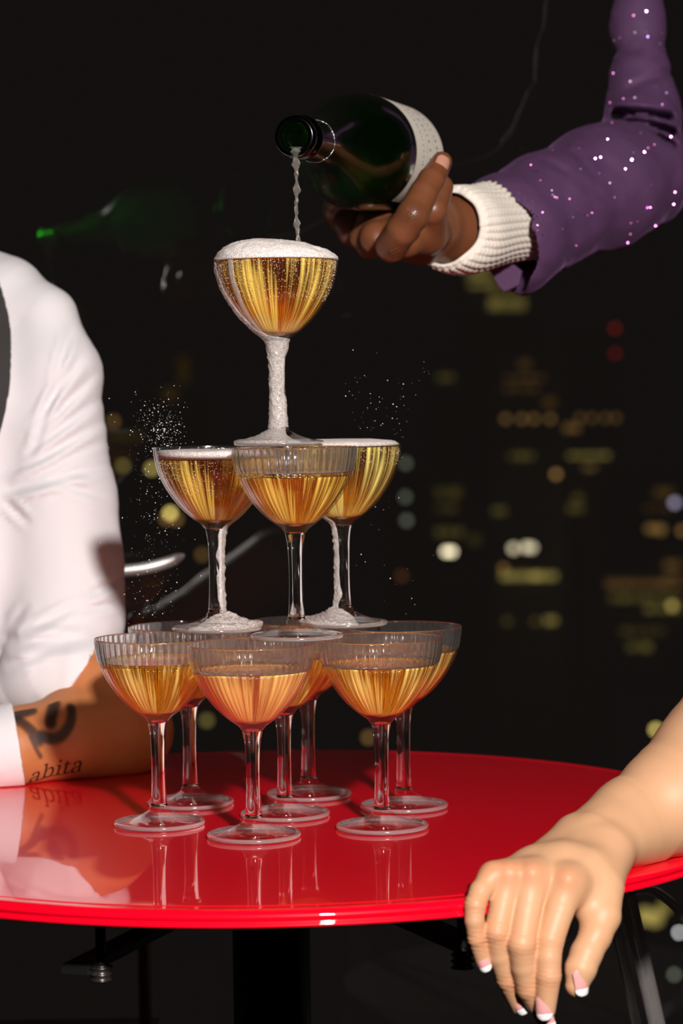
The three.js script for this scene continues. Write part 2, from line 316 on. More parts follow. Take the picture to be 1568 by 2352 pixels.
{
  // dome on the top glass, highest a little left of the middle
  const R = 0.0474, prof = [];
  for (let i = 0; i <= 26; i++) { const r = R * Math.sin((i / 26) * Math.PI / 2); prof.push([r, GH - 0.0005 + 0.0150 * Math.pow(Math.max(0, 1 - (r / R) ** 2.6), 0.62)]); }
  prof.push([R + 0.0002, GH - 0.0012], [R - 0.0012, GH - 0.0016], [0.02, GH - 0.0017], [0, GH - 0.0017]);
  part('foam', turned(prof, 128, (a, i, r, y) => i > 25 ? 0 : [0.0006 * noise(a * 6, i * 0.6, 1), (y - GH) * (-0.16 * Math.cos(a) * (r / R) * 1.6) + 0.0007 * noise(Math.cos(a) * r * 240, 1, Math.sin(a) * r * 240) * smooth(R, R * 0.9, r)]), foamMat, glassTop);
  const disc = (g, y0, y1, edge) => { const rr0 = (y) => { for (let k = 0; k < inner.length - 1; k++) if (inner[k][1] >= y && inner[k + 1][1] < y) return inner[k][0]; return 0.0457; }; const r0 = rr0(GH - y0) - 0.0004, r1 = (y1 > 0 ? rr0(GH - y1) : 0.0459) - 0.0004;
    part('foam', turned([[0, GH - y1 + edge], [r1 * 0.6, GH - y1 + edge * 0.8], [r1 * 0.92, GH - y1 + edge * 0.45], [r1, GH - y1 - 0.0004], [r0, GH - y0 + 0.0012], [0, GH - y0 + 0.0012]], 96, (a, i, r, y) => i < 3 ? [0, 0.0005 * noise(Math.cos(a) * r * 300, 2, Math.sin(a) * r * 300)] : 0), foamMat, g); };
  disc(glassLeft, 0.0100, 0.0030, 0.0012); disc(glassRight, 0.0026, -0.0003, 0.0042);
  // overflow running down the outside: along the profile from the brim to the foot
  const way = [...outer.slice(0, -2), ...smoothProfile(stemPts, 28).slice(2), ...smoothProfile(footPts, 40).slice(4, 34)];
  const run = (g, from, to, at0, half, thick, salt) => {
    const n = 150, m = 28, pos = [], uv = [], idx = [];
    for (let i = 0; i <= n; i++) {
      const t = lerp(from, to, i / n) * (way.length - 1), k = Math.min(way.length - 2, Math.floor(t)), [r, y] = [lerp(way[k][0], way[k + 1][0], t - k), lerp(way[k][1], way[k + 1][1], t - k)];
      const dr = way[k + 1][0] - way[k][0], dy = way[k + 1][1] - way[k][1], l = Math.hypot(dr, dy) || 1, nr = -dy / l, nyy = dr / l, s = t / (way.length - 1), end = Math.min(1, Math.min(i, n - i) / 5 + 0.05);
      const w = half(s, r), th = thick(s) * end;
      for (let j = 0; j <= m; j++) {
        const v = (j / m) * 2 - 1, wob = 1 + 0.35 * noise(y * 120, v > 0 ? 5 : 9, salt), a = at0(s) + (w * wob * v) / Math.max(r, 0.004);
        const o = 0.0001 + th * Math.sqrt(Math.max(0, 1 - v * v)) * (1 + 0.45 * noise(a * r * 500, y * 330, salt) + 0.35 * noise(a * r * 1300, y * 1300, salt));
        pos.push((r + nr * o) * Math.cos(a), y + nyy * o, (r + nr * o) * Math.sin(a)); uv.push(j / m, i / n);
      }
    }
    for (let i = 0; i < n; i++) for (let j = 0; j < m; j++) { const a = i * (m + 1) + j, b = a + m + 1; idx.push(a, a + 1, b, a + 1, b + 1, b); }
    const q = new THREE.BufferGeometry(); q.setAttribute('position', new THREE.Float32BufferAttribute(pos, 3)); q.setAttribute('uv', new THREE.Float32BufferAttribute(uv, 2)); q.setIndex(idx); q.computeVertexNormals();
    part('foam_run', q, wetFoam, g, 'foam running down the outside');
  };
  const L = way.length - 1, sB = (outer.length - 2) / L, sF = (outer.length - 2 + 27) / L;
  run(glassTop, 0.0, 0.99, (s) => lerp(Math.PI - 0.1, Math.PI - 0.5, smooth(0, 0.5, s)), (s, r) => s < sB ? lerp(0.0065, r * 2.6, smooth(sB - 0.06, sB, s)) : s < sF ? r * 2.9 : r * 1.7, (s) => s < sB ? 0.0011 : s < sF ? lerp(0.0016, 0.0012, smooth(sB, sF, s)) : 0.0008, 3);
  run(glassTop, 0.02, sB, () => Math.PI - 0.75, () => 0.0028, () => 0.0005, 17);
  run(glassLeft, 0.20, 0.985, (s) => lerp(0.25, 0.95, smooth(sF - 0.05, 1, s)), (s, r) => s < sB ? 0.0050 : s < sF ? 0.0052 : r * 1.5, (s) => s < sB ? 0.0009 : s < sF ? 0.0016 : 0.0034, 5);
  run(glassRight, 0.22, 0.985, (s) => lerp(Math.PI - 0.35, Math.PI - 0.6, smooth(sF, 1, s)), (s, r) => s < sB ? 0.0046 : s < sF ? 0.0050 : r * 1.35, (s) => s < sB ? 0.0009 : s < sF ? 0.0015 : 0.0026, 8);
}

// ------------------------------------------------------------------ bottle, pour
const MOUTH = at(676, 313, 1.855), AXIS = V(0.246, 0.035, -0.968).normalize();
const bottle = thing('champagne_bottle', MOUTH, 'dark green champagne bottle with a cream paper label, tipped to pour from its open neck', 'bottle');
{
  const k = 1.09, S = (p) => p.map(([r, y]) => [r * k, y * k]);
  bottle.quaternion.setFromUnitVectors(V(0, -1, 0), AXIS);               // mouth at the origin, body towards -y
  const out = S([[0.0098, 0.0006], [0.0128, 0.0006], [0.0142, -0.0008], [0.0146, -0.0035], [0.0146, -0.006], [0.0140, -0.008], [0.0136, -0.010], [0.0137, -0.013], [0.0153, -0.0150], [0.0157, -0.018], [0.0154, -0.021], [0.0141, -0.023], [0.0139, -0.030], [0.0146, -0.050], [0.0165, -0.075], [0.0205, -0.098], [0.0270, -0.120], [0.0345, -0.139], [0.0405, -0.156], [0.0435, -0.172], [0.0441, -0.185], [0.0441, -0.210], [0.0441, -0.290], [0.0436, -0.300], [0.0418, -0.3055], [0.0385, -0.3075]]);
  const inn = S([[0.0098, 0.0006], [0.0092, -0.001], [0.0090, -0.004], [0.0089, -0.03], [0.0096, -0.05], [0.0122, -0.075], [0.0165, -0.098], [0.0232, -0.120], [0.0308, -0.139], [0.0368, -0.156], [0.0398, -0.172], [0.0404, -0.19], [0.0404, -0.285], [0.0385, -0.298], [0.030, -0.300], [0.012, -0.285], [0, -0.28]]);
  const pOut = smoothProfile(out, 110), pIn = smoothProfile(inn, 90);
  const green = std(1, 1, 1, { roughness: 0.2, transmission: 1, thickness: 0.004, ior: 1.52, attenuationColor: new THREE.Color().setRGB(0.02, 0.36, 0.008), attenuationDistance: 0.0062, clearcoat: 0.7, clearcoatRoughness: 0.035 });
  const punt = smoothProfile(S([[0.0385, -0.3075], [0.034, -0.305], [0.015, -0.291], [0, -0.286]]), 16);
  part('bottle_glass', turned([...pIn.slice().reverse(), ...pOut, ...punt], 128), green, bottle);
  // torn edge of the foil round the neck
  const torn = (up) => Array.from({ length: 9 }, (_, i) => { const a = (i / 8) * 2 * Math.PI; return [(0.01485 + 0.00035 * Math.cos(a)) * k, (-0.054 + 0.0007 * Math.sin(a)) * k]; });
  part('foil_edge', turned(torn().reverse(), 96, (a) => [0.0002 * noise(Math.cos(a) * 9, Math.sin(a) * 9, 3), 0.0016 * noise(Math.cos(a) * 5, Math.sin(a) * 5, 1)]), std(0.55, 0.52, 0.5, { metalness: 0.9, roughness: 0.3 }), bottle, 'torn silver foil edge');
  // paper label: a curved sheet round the body, its print too small to read
  const cv = document.createElement('canvas'); cv.width = 1024; cv.height = 640; const c = cv.getContext('2d');
  c.fillStyle = '#e9dfd0'; c.fillRect(0, 0, 1024, 640);
  seed = 41;
  c.strokeStyle = '#9d9488'; c.lineWidth = 3; c.strokeRect(14, 14, 996, 612);
  for (const [x, w, dark, gap] of [[150, 26, 0.45, 16], [235, 20, 0.3, 11], [300, 30, 0.75, 26], [385, 14, 0.25, 9], [425, 14, 0.25, 9], [470, 30, 0.8, 24], [545, 14, 0.28, 9], [590, 14, 0.28, 9]])
    for (let y = 60 + rnd() * 60; y < 570; y += gap * (0.7 + rnd() * 0.9)) { c.fillStyle = `rgba(40,36,34,${dark * (0.5 + 0.5 * rnd())})`; c.fillRect(y * 1.55, x + rr(-2, 2), gap * rr(0.6, 1.1), w * rr(0.6, 1.2)); }
  const tex = new THREE.CanvasTexture(cv); tex.colorSpace = THREE.SRGBColorSpace;
  const R = 0.0441 * k + 0.00025, y0 = -0.188 * k, y1 = -0.286 * k, a0 = -1.2, a1 = 1.45, pos = [], uv = [], idx = [], A = 48;
  for (const rad of [R, R - 0.00012]) for (let j = 0; j <= 1; j++) for (let i = 0; i <= A; i++) { const a = lerp(a0, a1, i / A); pos.push(rad * Math.cos(a), j ? y1 : y0, rad * Math.sin(a)); uv.push(i / A, 1 - j); }
  const N = 2 * (A + 1);
  for (let i = 0; i < A; i++) { idx.push(i, i + 1, i + A + 2, i, i + A + 2, i + A + 1); idx.push(N + i, N + i + A + 2, N + i + 1, N + i, N + i + A + 1, N + i + A + 2); }
  const lg = new THREE.BufferGeometry(); lg.setAttribute('position', new THREE.Float32BufferAttribute(pos, 3)); lg.setAttribute('uv', new THREE.Float32BufferAttribute(uv, 2)); lg.setIndex(idx); lg.computeVertexNormals();
  const lab = part('label', lg, new THREE.MeshStandardMaterial({ map: tex, roughness: 0.75 }), bottle, 'cream paper label with small dark print');
  lab.rotation.y = 0.2;
}
{
  // the thread of champagne between mouth and glass, swelling into beads
  const top = at(678, 338, 1.853), low = at(684.5, 562, 1.885), pos = [], idx = [], n = 120, m = 14;
  const stream = thing('champagne_stream', low, 'thin beaded stream of champagne falling from bottle mouth into the top coupe glass', 'champagne');
  for (let i = 0; i <= n; i++) {
    const t = i / n, s = t * 9.2 + 0.6 * Math.sin(t * 5);
    const c = top.clone().lerp(low, t).sub(low); c.x += 0.0010 * Math.sin(t * 7) * t; 
    let w = lerp(0.0031, 0.00105, smooth(0, 0.3, t)) + 0.00095 * Math.sin(s * 2 * Math.PI * 0.42 + 2.5) ** 2 * smooth(0.08, 0.3, t);
    w *= 1 + 0.25 * noise(t * 40, 3, 1);
    const tw = s * 1.4;
    for (let j = 0; j <= m; j++) { const a = (j / m) * 2 * Math.PI, e = 1 + 0.32 * Math.cos(2 * (a - tw)) + 0.15 * Math.sin(3 * a + t * 60); pos.push(c.x + w * e * Math.cos(a), c.y, c.z + w * e * Math.sin(a)); }
  }
  for (let i = 0; i < n; i++) for (let j = 0; j < m; j++) { const a = i * (m + 1) + j; idx.push(a, a + 1, a + m + 1, a + 1, a + m + 2, a + m + 1); }
  const g = new THREE.BufferGeometry(); g.setAttribute('position', new THREE.Float32BufferAttribute(pos, 3)); g.setIndex(idx); g.computeVertexNormals();
  part('thread', g, std(0.98, 0.93, 0.85, { roughness: 0.03, transmission: 0.92, thickness: 0.01, ior: 1.34 }), stream);
}

// ------------------------------------------------------------------ the woman's arm and hand over the table edge
{
  const woman = thing('person', at(1330, 1990, 1.62), 'person whose bare arm rests on the red table, white-nailed hand draped over its edge', 'person');
  const J = (px, py, d, r) => [at(px, py, d).sub(woman.position), r];
  const arm = chain([J(1362, 1930, 1.648, 0.0200), J(1448, 1884, 1.69, 0.0275), J(1545, 1838, 1.713, 0.0380), J(1650, 1752, 1.742, 0.0465), J(1770, 1560, 1.80, 0.046)]);
  const wristUlna = chain([J(1318, 1911, 1.655, 0.0085), J(1440, 1870, 1.69, 0.022)]), wristRad = chain([J(1398, 1952, 1.636, 0.0130), J(1470, 1905, 1.69, 0.026)]);
  const palm = [
    ...chain([J(1385, 1955, 1.636, 0.0130), J(1345, 1995, 1.602, 0.0125), J(1302, 2030, 1.580, 0.0112)]),
    ...chain([J(1360, 1940, 1.645, 0.0130), J(1292, 1982, 1.604, 0.0120), J(1223, 2017, 1.579, 0.0106)]),
    ...chain([J(1335, 1930, 1.65, 0.0125), J(1248, 1990, 1.604, 0.0110), J(1170, 2017, 1.578, 0.0094)]),
    ...chain([J(1312, 1922, 1.655, 0.0120), J(1215, 1992, 1.606, 0.0100), J(1133, 2014, 1.578, 0.0080)]),
    ...chain([J(1375, 1970, 1.636, 0.0160), J(1330, 2035, 1.602, 0.0120)]),
  ];
  const thumb = chain([J(1392, 1965, 1.634, 0.0150), J(1386, 2040, 1.600, 0.0130), J(1383, 2105, 1.586, 0.0118), J(1366, 2150, 1.578, 0.0106), J(1345, 2192, 1.572, 0.0103), J(1333, 2225, 1.568, 0.0101), J(1324, 2264, 1.566, 0.0076)]);
  const web = chain([J(1318, 2048, 1.588, 0.009), J(1350, 2088, 1.590, 0.008)]);
  const fingers = [
    chain([J(1301, 2030, 1.579, 0.0112), J(1283, 2092, 1.570, 0.0096), J(1262, 2158, 1.563, 0.0093), J(1258, 2200, 1.560, 0.0084), J(1259, 2242, 1.558, 0.0080), J(1252, 2318, 1.560, 0.0066)]),
    chain([J(1223, 2017, 1.578, 0.0108), J(1209, 2092, 1.568, 0.0092), J(1197, 2168, 1.558, 0.0091), J(1202, 2220, 1.561, 0.0080), J(1212, 2270, 1.565, 0.0076), J(1250, 2336, 1.574, 0.0062)]),
    chain([J(1169, 2017, 1.577, 0.0095), J(1153, 2078, 1.569, 0.0082), J(1140, 2140, 1.561, 0.0082), J(1148, 2195, 1.565, 0.0073), J(1163, 2248, 1.570, 0.0069), J(1192, 2312, 1.579, 0.0056)]),
    chain([J(1132, 2015, 1.577, 0.0080), J(1103, 2047, 1.567, 0.0071), J(1091, 2078, 1.561, 0.0069), J(1089, 2115, 1.559, 0.0062), J(1094, 2155, 1.560, 0.0058), J(1110, 2214, 1.565, 0.0047)]),
  ];
  const bulk = field([...arm, ...wristUlna, ...wristRad, ...palm], 0.009), thumbF = field(thumb, 0.002), webF = field(web, 0.01), fF = fingers.map((b) => field(b, 0.0012));
  const knuckle = [J(1303, 2016, 1.568, 0), J(1221, 2001, 1.568, 0), J(1168, 2001, 1.569, 0), J(1127, 2002, 1.572, 0)].map((k) => k[0]);
  const joints = fingers.map((b) => [b[1][1], b[3][1]]).flat().concat([thumb[2][1]]);
  const f = (x, y, z) => {
    let h = smin(bulk(x, y, z), thumbF(x, y, z), 0.013);
    h = smin(h, webF(x, y, z), 0.012);
    let g = 1;
    for (const q of fF) { const d = q(x, y, z); g = smin(g, d, 0.0025); }
    h = smin(h, g, 0.008);
    for (const k of knuckle) { const q = Math.hypot(x - k.x, y - k.y, z - k.z); if (q < 0.02) h -= 0.0022 * Math.exp(-((q / 0.0062) ** 2)); }
    if (h < 0.006) for (const k of joints) { const q = Math.hypot(x - k.x, y - k.y, z - k.z); if (q < 0.016) h += 0.00030 * Math.sin(y * 2000 + x * 300 + 1.5 * noise(x * 300, y * 300, z * 300)) * Math.exp(-((q / 0.0075) ** 2)); }
    // tendons fan from the wrist to the knuckles
    return h;
  };
  const skinTone = (x, y, z) => {
    let red = 0; for (const k of [...knuckle, ...joints]) red += Math.exp(-(((x - k.x) ** 2 + (y - k.y) ** 2 + (z - k.z) ** 2) / 0.00009));
    const m = 1 + 0.05 * fbm(x * 60, y * 60, z * 60), t = clamp(red, 0, 1) * 0.16;
    return [0.62 * m, (0.34 - 0.42 * t) * m, (0.185 - 0.30 * t) * m];
  };
  const skin = std(1, 1, 1, { vertexColors: true, roughness: 0.48, specularIntensity: 0.7 });
  const hand = [...palm, ...thumb, ...fingers.flat(), ...web], [hl, hh] = boundsOf(hand, 0.006);
  const [al, ah] = boundsOf(arm, 0.01);
  al.min(hl); ah.max(hh);
  // one continuous surface: fine cells all over the hand and the forearm in view
  part('arm', sdfMesh(overTable(f, woman.position), [al, ah], 0.0014, skinTone), skin, woman);
  const pink = std(0.80, 0.36, 0.34, { roughness: 0.2, clearcoat: 1, clearcoatRoughness: 0.06 }), white = std(0.9, 0.88, 0.87, { roughness: 0.2, clearcoat: 1, clearcoatRoughness: 0.06 });
  const nail = (px, py, d, tx, ty, n, w, l, R) => {
    const c = onSurface(f, at(px, py, d).sub(woman.position), n), t = at(px + tx, py + ty, d).sub(at(px, py, d));
    const pl = part('nail', nailGeometry(c, t, n, w, l, R, 0, 0.78), pink, woman);
    part('nail_tip', nailGeometry(c, t, n, w, l, R, 0.76, 1.04, 0.0001), white, pl, 'white painted tip');
  };
  nail(1250, 2316, 1.5532, 3, 40, V(-0.05, 0.05, 1), 0.0102, 0.0150, 0.0062);
  nail(1192, 2304, 1.5732, 22, 40, V(-0.15, 0, 1), 0.0085, 0.0150, 0.0056);
  nail(1110, 2210, 1.5598, 16, 40, V(-0.05, 0.05, 1), 0.0078, 0.0125, 0.0047);
  nail(1254, 2340, 1.5690, 14, 40, V(0, 0, 1), 0.0098, 0.0140, 0.006);
  nail(1337, 2256, 1.5592, 6, 40, V(0.55, 0.1, 0.85), 0.0108, 0.0165, 0.0075);
}

// ------------------------------------------------------------------ the person who pours
{
  const man = thing('person', at(1075, 525, 2.15), 'person in a glittering purple jacket and cream knit cuff holding the tipped bottle', 'person');
  const J = (px, py, d, r) => [at(px, py, d).sub(man.position), r];
  const fore = chain([J(1290, 480, 2.27, 0.028), J(1130, 522, 2.175, 0.0265), J(1050, 528, 2.14, 0.0270)]);
  const palm = [
    ...chain([J(1055, 515, 2.135, 0.0235), J(985, 520, 2.10, 0.022), J(930, 548, 2.055, 0.0165)]),
    ...chain([J(1055, 540, 2.14, 0.0225), J(960, 545, 2.11, 0.020), J(865, 548, 2.085, 0.0150)]),
    ...chain([J(1045, 530, 2.15, 0.020), J(930, 527, 2.14, 0.019), J(820, 520, 2.125, 0.0135)]),
    ...chain([J(1040, 520, 2.16, 0.018), J(900, 512, 2.165, 0.015), J(792, 488, 2.15, 0.0115)]),
  ];
  const fingers = [
    chain([J(898, 566, 2.030, 0.0135), J(922, 530, 2.012, 0.0128), J(948, 494, 2.006, 0.0134), J(972, 446, 2.016, 0.0115), J(990, 415, 2.026, 0.0112), J(1014, 372, 2.045, 0.0086)]),
    chain([J(845, 566, 2.10, 0.0105), J(832, 548, 2.105, 0.0105), J(850, 505, 2.10, 0.0105), J(875, 475, 2.11, 0.0095)]),
    chain([J(803, 534, 2.13, 0.0110), J(793, 512, 2.13, 0.0108), J(810, 482, 2.13, 0.0100), J(835, 466, 2.14, 0.0092)]),
    chain([J(783, 507, 2.155, 0.0100), J(768, 484, 2.145, 0.0098), J(772, 466, 2.135, 0.0088), J(785, 456, 2.125, 0.0076)]),
    chain([J(985, 535, 2.075, 0.0165), J(992, 482, 2.045, 0.0130), J(1013, 430, 2.062, 0.0102)]),
  ];
  const bulk = field([...fore, ...palm], 0.012), fF = fingers.map((b) => field(b, 0.0015));
  const kn = [J(948, 490, 1.995, 0), J(898, 576, 2.015, 0), J(848, 568, 2.065, 0), J(800, 544, 2.11, 0)].map((k) => k[0]);
  const B0 = MOUTH.clone().sub(man.position), f = (x, y, z) => {
    let h = bulk(x, y, z);
    let g = 1; for (const q of fF) g = smin(g, q(x, y, z), 0.002);
    h = smin(h, g, 0.009);
    if (h < 0.008) for (const k of kn) { const q = Math.hypot(x - k.x, y - k.y, z - k.z); if (q < 0.02) h += -0.001 * Math.exp(-((q / 0.008) ** 2)) + 0.0004 * Math.sin((x + y) * 2200) * Math.exp(-((q / 0.008) ** 2)); }
    // the bottle presses its round into the hand
    const px = x - B0.x, py = y - B0.y, pz = z - B0.z, t = px * AXIS.x + py * AXIS.y + pz * AXIS.z;
    const away = Math.hypot(px - t * AXIS.x, py - t * AXIS.y, pz - t * AXIS.z) - (t > 0.18 ? 0.0486 : lerp(0.017, 0.0486, smooth(0.09, 0.19, t)));
    return Math.max(h, -away);
  };
  const tone = (x, y, z) => { const m = 1 + 0.10 * fbm(x * 70, y * 70, z * 70); let k2 = 0; for (const k of kn) k2 += Math.exp(-(((x - k.x) ** 2 + (y - k.y) ** 2 + (z - k.z) ** 2) / 0.0001)); const dk = 1 - 0.35 * clamp(k2, 0, 1); return [0.175 * m * dk, 0.058 * m * dk, 0.024 * m * dk]; };
  const skin = std(1, 1, 1, { vertexColors: true, roughness: 0.38, specularIntensity: 0.9 });
  part('hand', sdfMesh(f, boundsOf([...fore, ...palm, ...fingers.flat()], 0.006), 0.002, tone), skin, man);
  const nailMat = std(0.46, 0.22, 0.15, { roughness: 0.3 });
  const n1 = V(0.45, 0.25, 0.86);
  part('nail', nailGeometry(onSurface(f, at(1006, 386, 2.035).sub(man.position), n1), at(1018, 355, 2.035).sub(at(1006, 386, 2.03)), n1, 0.0122, 0.0165, 0.0085, 0, 1), nailMat, man);
  const n2 = V(-0.7, 0.35, 0.62);
  part('nail', nailGeometry(onSurface(f, at(772, 462, 2.13).sub(man.position), n2), at(780, 440, 2.045).sub(at(772, 462, 2.13)), n2, 0.010, 0.012, 0.0075, 0, 1), nailMat, man);

  // ribbed knit cuff: a tube with a rolled end, ribs along it
  const P = (px, py, d) => at(px, py, d).sub(man.position);
  {
    const c = new THREE.CatmullRomCurve3([P(1036, 524, 2.118), P(1062, 522, 2.135), P(1110, 517, 2.165), P(1165, 512, 2.20), P(1230, 500, 2.24)]);
    const rows = 60, seg = 256, pos = [], idx = [];
    for (let pass = 0; pass < 2; pass++) for (let i = 0; i <= rows; i++) {
      const t = pass ? 1 - i / rows : i / rows, p = c.getPoint(t), tan = c.getTangent(t), up = V(0, 1, 0).addScaledVector(tan, -tan.y).normalize(), side = V().crossVectors(tan, up);
      for (let j = 0; j <= seg; j++) {
        const a = (j / seg) * 2 * Math.PI, rib = Math.abs(Math.sin(a * 17)), end = smooth(0, 0.06, t);
        let r = lerp(0.0318, 0.0352, smooth(0, 0.35, t)) * (1 + 0.06 * Math.sin(t * 8 + a)) + (pass ? -0.0042 : 0.0017 * rib * end + 0.00045 * Math.sin(t * 260 + (rib > 0.5 ? 1.6 : 0))) - (pass ? 0 : 0.002 * (1 - end));
        // it sags and folds underneath, near the hand
        const below = smooth(0.3, 1, -Math.sin(a)) * smooth(0.55, 0.1, t); r += 0.0035 * below;
        const q = p.clone().addScaledVector(up, r * Math.sin(a) * 1.02).addScaledVector(side, r * Math.cos(a)).addScaledVector(tan, -0.018 * below + 0.0012 * noise(a * 3, t * 4, 2));
        pos.push(q.x, q.y, q.z);
      }
    }
    const R2 = 2 * (rows + 1);
    for (let i = 0; i < R2; i++) for (let j = 0; j < seg; j++) { const a = i * (seg + 1) + j, b = ((i + 1) % R2) * (seg + 1) + j; idx.push(a, b, a + 1, a + 1, b, b + 1); }
    const g = new THREE.BufferGeometry(); g.setAttribute('position', new THREE.Float32BufferAttribute(pos, 3)); g.setIndex(idx); g.computeVertexNormals();
    part('knit_cuff', g, std(0.80, 0.72, 0.62, { roughness: 0.95, sheen: 0.6, sheenColor: new THREE.Color(0.9, 0.85, 0.8), sheenRoughness: 0.6 }), man, 'cream ribbed knit cuff');
  }
  // jacket sleeve: hollow, open at the wrist, creased at the elbow
  const low = chain([J(1118, 560, 2.18, 0.0455), J(1160, 545, 2.20, 0.0500), J(1250, 487, 2.25, 0.0500), J(1380, 432, 2.31, 0.0545), J(1455, 398, 2.345, 0.0530)]);
  const high = chain([J(1474, 330, 2.37, 0.0340), J(1474, 270, 2.385, 0.0325), J(1472, 190, 2.40, 0.0265), J(1464, 60, 2.42, 0.0220), J(1466, -140, 2.44, 0.026), J(1520, -500, 2.46, 0.06)]);
  const elbow = chain([J(1470, 300, 2.36, 0.032), J(1490, 400, 2.365, 0.0285), J(1492, 445, 2.365, 0.0270)]);
  const lowF = field(low, 0.02), highF = field(high, 0.02), elbowF = field(elbow, 0.02);
  const innerF = field(chain([J(1080, 575, 2.15, 0.0430), J(1160, 545, 2.20, 0.0450), J(1250, 487, 2.25, 0.0425), J(1330, 452, 2.29, 0.035)]), 0.02);
  const open = P(1122, 526, 2.17), on = P(1080, 420, 2.165).sub(P(1200, 600, 2.165)).cross(V(0.30, -0.1, 1)).normalize(); // normal of the plane that ends the sleeve
  if (on.x > 0) on.negate();
  const crease = [[P(1425, 248, 2.32), P(1545, 262, 2.33), 0.020, 0.0036], [P(1425, 262, 2.32), P(1550, 300, 2.33), 0.022, 0.0038], [P(1490, 285, 2.30), P(1550, 330, 2.31), 0.014, 0.0030], [P(1455, 195, 2.36), P(1545, 158, 2.36), 0.0032, 0.0050], [P(1410, 100, 2.36), P(1470, 105, 2.36), 0.0025, 0.0055], [P(1250, 360, 2.2), P(1300, 390, 2.2), 0.0020, 0.0050], [P(1330, 340, 2.2), P(1350, 372, 2.2), 0.0022, 0.0050]];
  const creaseDistance = (x, y, A, B) => { const dx = B.x - A.x, dy = B.y - A.y, t = clamp(((x - A.x) * dx + (y - A.y) * dy) / (dx * dx + dy * dy), 0, 1); return Math.hypot(x - A.x - t * dx, y - A.y - t * dy); };
  const sleeve = (x, y, z) => {
    let a = smin(lowF(x, y, z), elbowF(x, y, z), 0.02), d = smin(a, highF(x, y, z), 0.012);
    if (Math.abs(d) < 0.02) {
      d += 0.0016 * fbm(x * 22, y * 30, z * 22) + 0.0009 * noise(x * 70 + y * 30, y * 80, z * 50);
      for (const [A, B, depth, w] of crease) { const q = creaseDistance(x, y, A, B); if (q < w * 2.5) d += depth * Math.exp(-((q / w) ** 2)); }
    }
    d = -smin(-d, innerF(x, y, z), 0.003);
    const e = (x - open.x) * on.x + (y - open.y) * on.y + (z - open.z) * on.z;
    return -smin(-d, -e, 0.005);
  };
  const purple = std(0.082, 0.030, 0.088, { roughness: 0.75, sheen: 0.35, sheenColor: new THREE.Color(0.55, 0.25, 0.6), sheenRoughness: 0.5 });
  const jacket = part('jacket_sleeve', sdfMesh(sleeve, boundsOf([...low, ...high, ...elbow], 0.008), 0.0026), purple, man, 'purple jacket sleeve scattered with sequins');
  // the cuff of the sleeve hangs open below, with a slit
  {
    const flap = (pts, th) => { const sh = new THREE.Shape(pts.map(([x, y]) => new THREE.Vector2(x, y))); return sh; };
    const d0 = 2.205, c0 = P(1165, 620, d0), sc = d0 / FOCAL, loc = (x, y) => [(x - 1165) * sc, -(y - 620) * sc];
    const s1 = flap([[1126, 618], [1175, 606], [1198, 625], [1192, 654], [1160, 668], [1150, 658]].map(([x, y]) => loc(x, y)));
    const g = new THREE.ExtrudeGeometry(s1, { depth: 0.003, bevelEnabled: true, bevelThickness: 0.001, bevelSize: 0.001, bevelSegments: 2 });
    const m = part('cuff_flap', g, purple, jacket); m.position.copy(c0); m.rotation.y = -0.35;
  }
  // sequins: tiny foil discs lying on the cloth, a few turned to the flash
  {
    const disc = new THREE.CylinderGeometry(0.0006, 0.0006, 0.0002, 8), list = [], half = V();
    seed = 99;
    let tries = 0;
    while (list.length < 125 && tries++ < 6000) {
      const px = rr(1170, 1555), py = rr(-20, 640), view = EYE.clone().sub(at(px, py, 2.2)).normalize();
      const p = at(px, py, 2.12).sub(man.position); let hit = false;
      for (let i = 0; i < 60; i++) { const d = sleeve(p.x, p.y, p.z); if (d < 0.0005) { hit = true; break; } p.addScaledVector(view, -Math.max(d, 0.0006) * 0.8); }
      if (!hit) continue;
      const h = 0.001, n = V(sleeve(p.x + h, p.y, p.z) - sleeve(p.x - h, p.y, p.z), sleeve(p.x, p.y + h, p.z) - sleeve(p.x, p.y - h, p.z), sleeve(p.x, p.y, p.z + h) - sleeve(p.x, p.y, p.z - h)).normalize();
      if (n.dot(view) < 0.15) continue;
      half.copy(flash.position).sub(p).sub(man.position).normalize().add(view).normalize();
      const tilt = n.lerp(half, rr(0.68, 1.0)).add(V(rr(-1, 1), rr(-1, 1), rr(-1, 1)).multiplyScalar(0.06)).normalize();
      list.push(new THREE.Matrix4().compose(p.addScaledVector(view, 0.0006), new THREE.Quaternion().setFromUnitVectors(V(0, 1, 0), tilt), V(1, 1, 1).multiplyScalar(rr(0.55, 1.0))));
    }
    const inst = new THREE.InstancedMesh(disc, std(1, 1, 1, { metalness: 1, roughness: 0.16 }), list.length);
    list.forEach((m, i) => { inst.setMatrixAt(i, m); const c = rnd(); inst.setColorAt(i, c < 0.72 ? new THREE.Color().setRGB(0.9, 0.25, 0.75) : c < 0.8 ? new THREE.Color().setRGB(0.45, 0.3, 0.8) : new THREE.Color().setRGB(0.9, 0.6, 0.8)); });
    inst.name = 'sequins'; inst.userData.kind = 'stuff'; shade(inst); jacket.add(inst);
  }
}

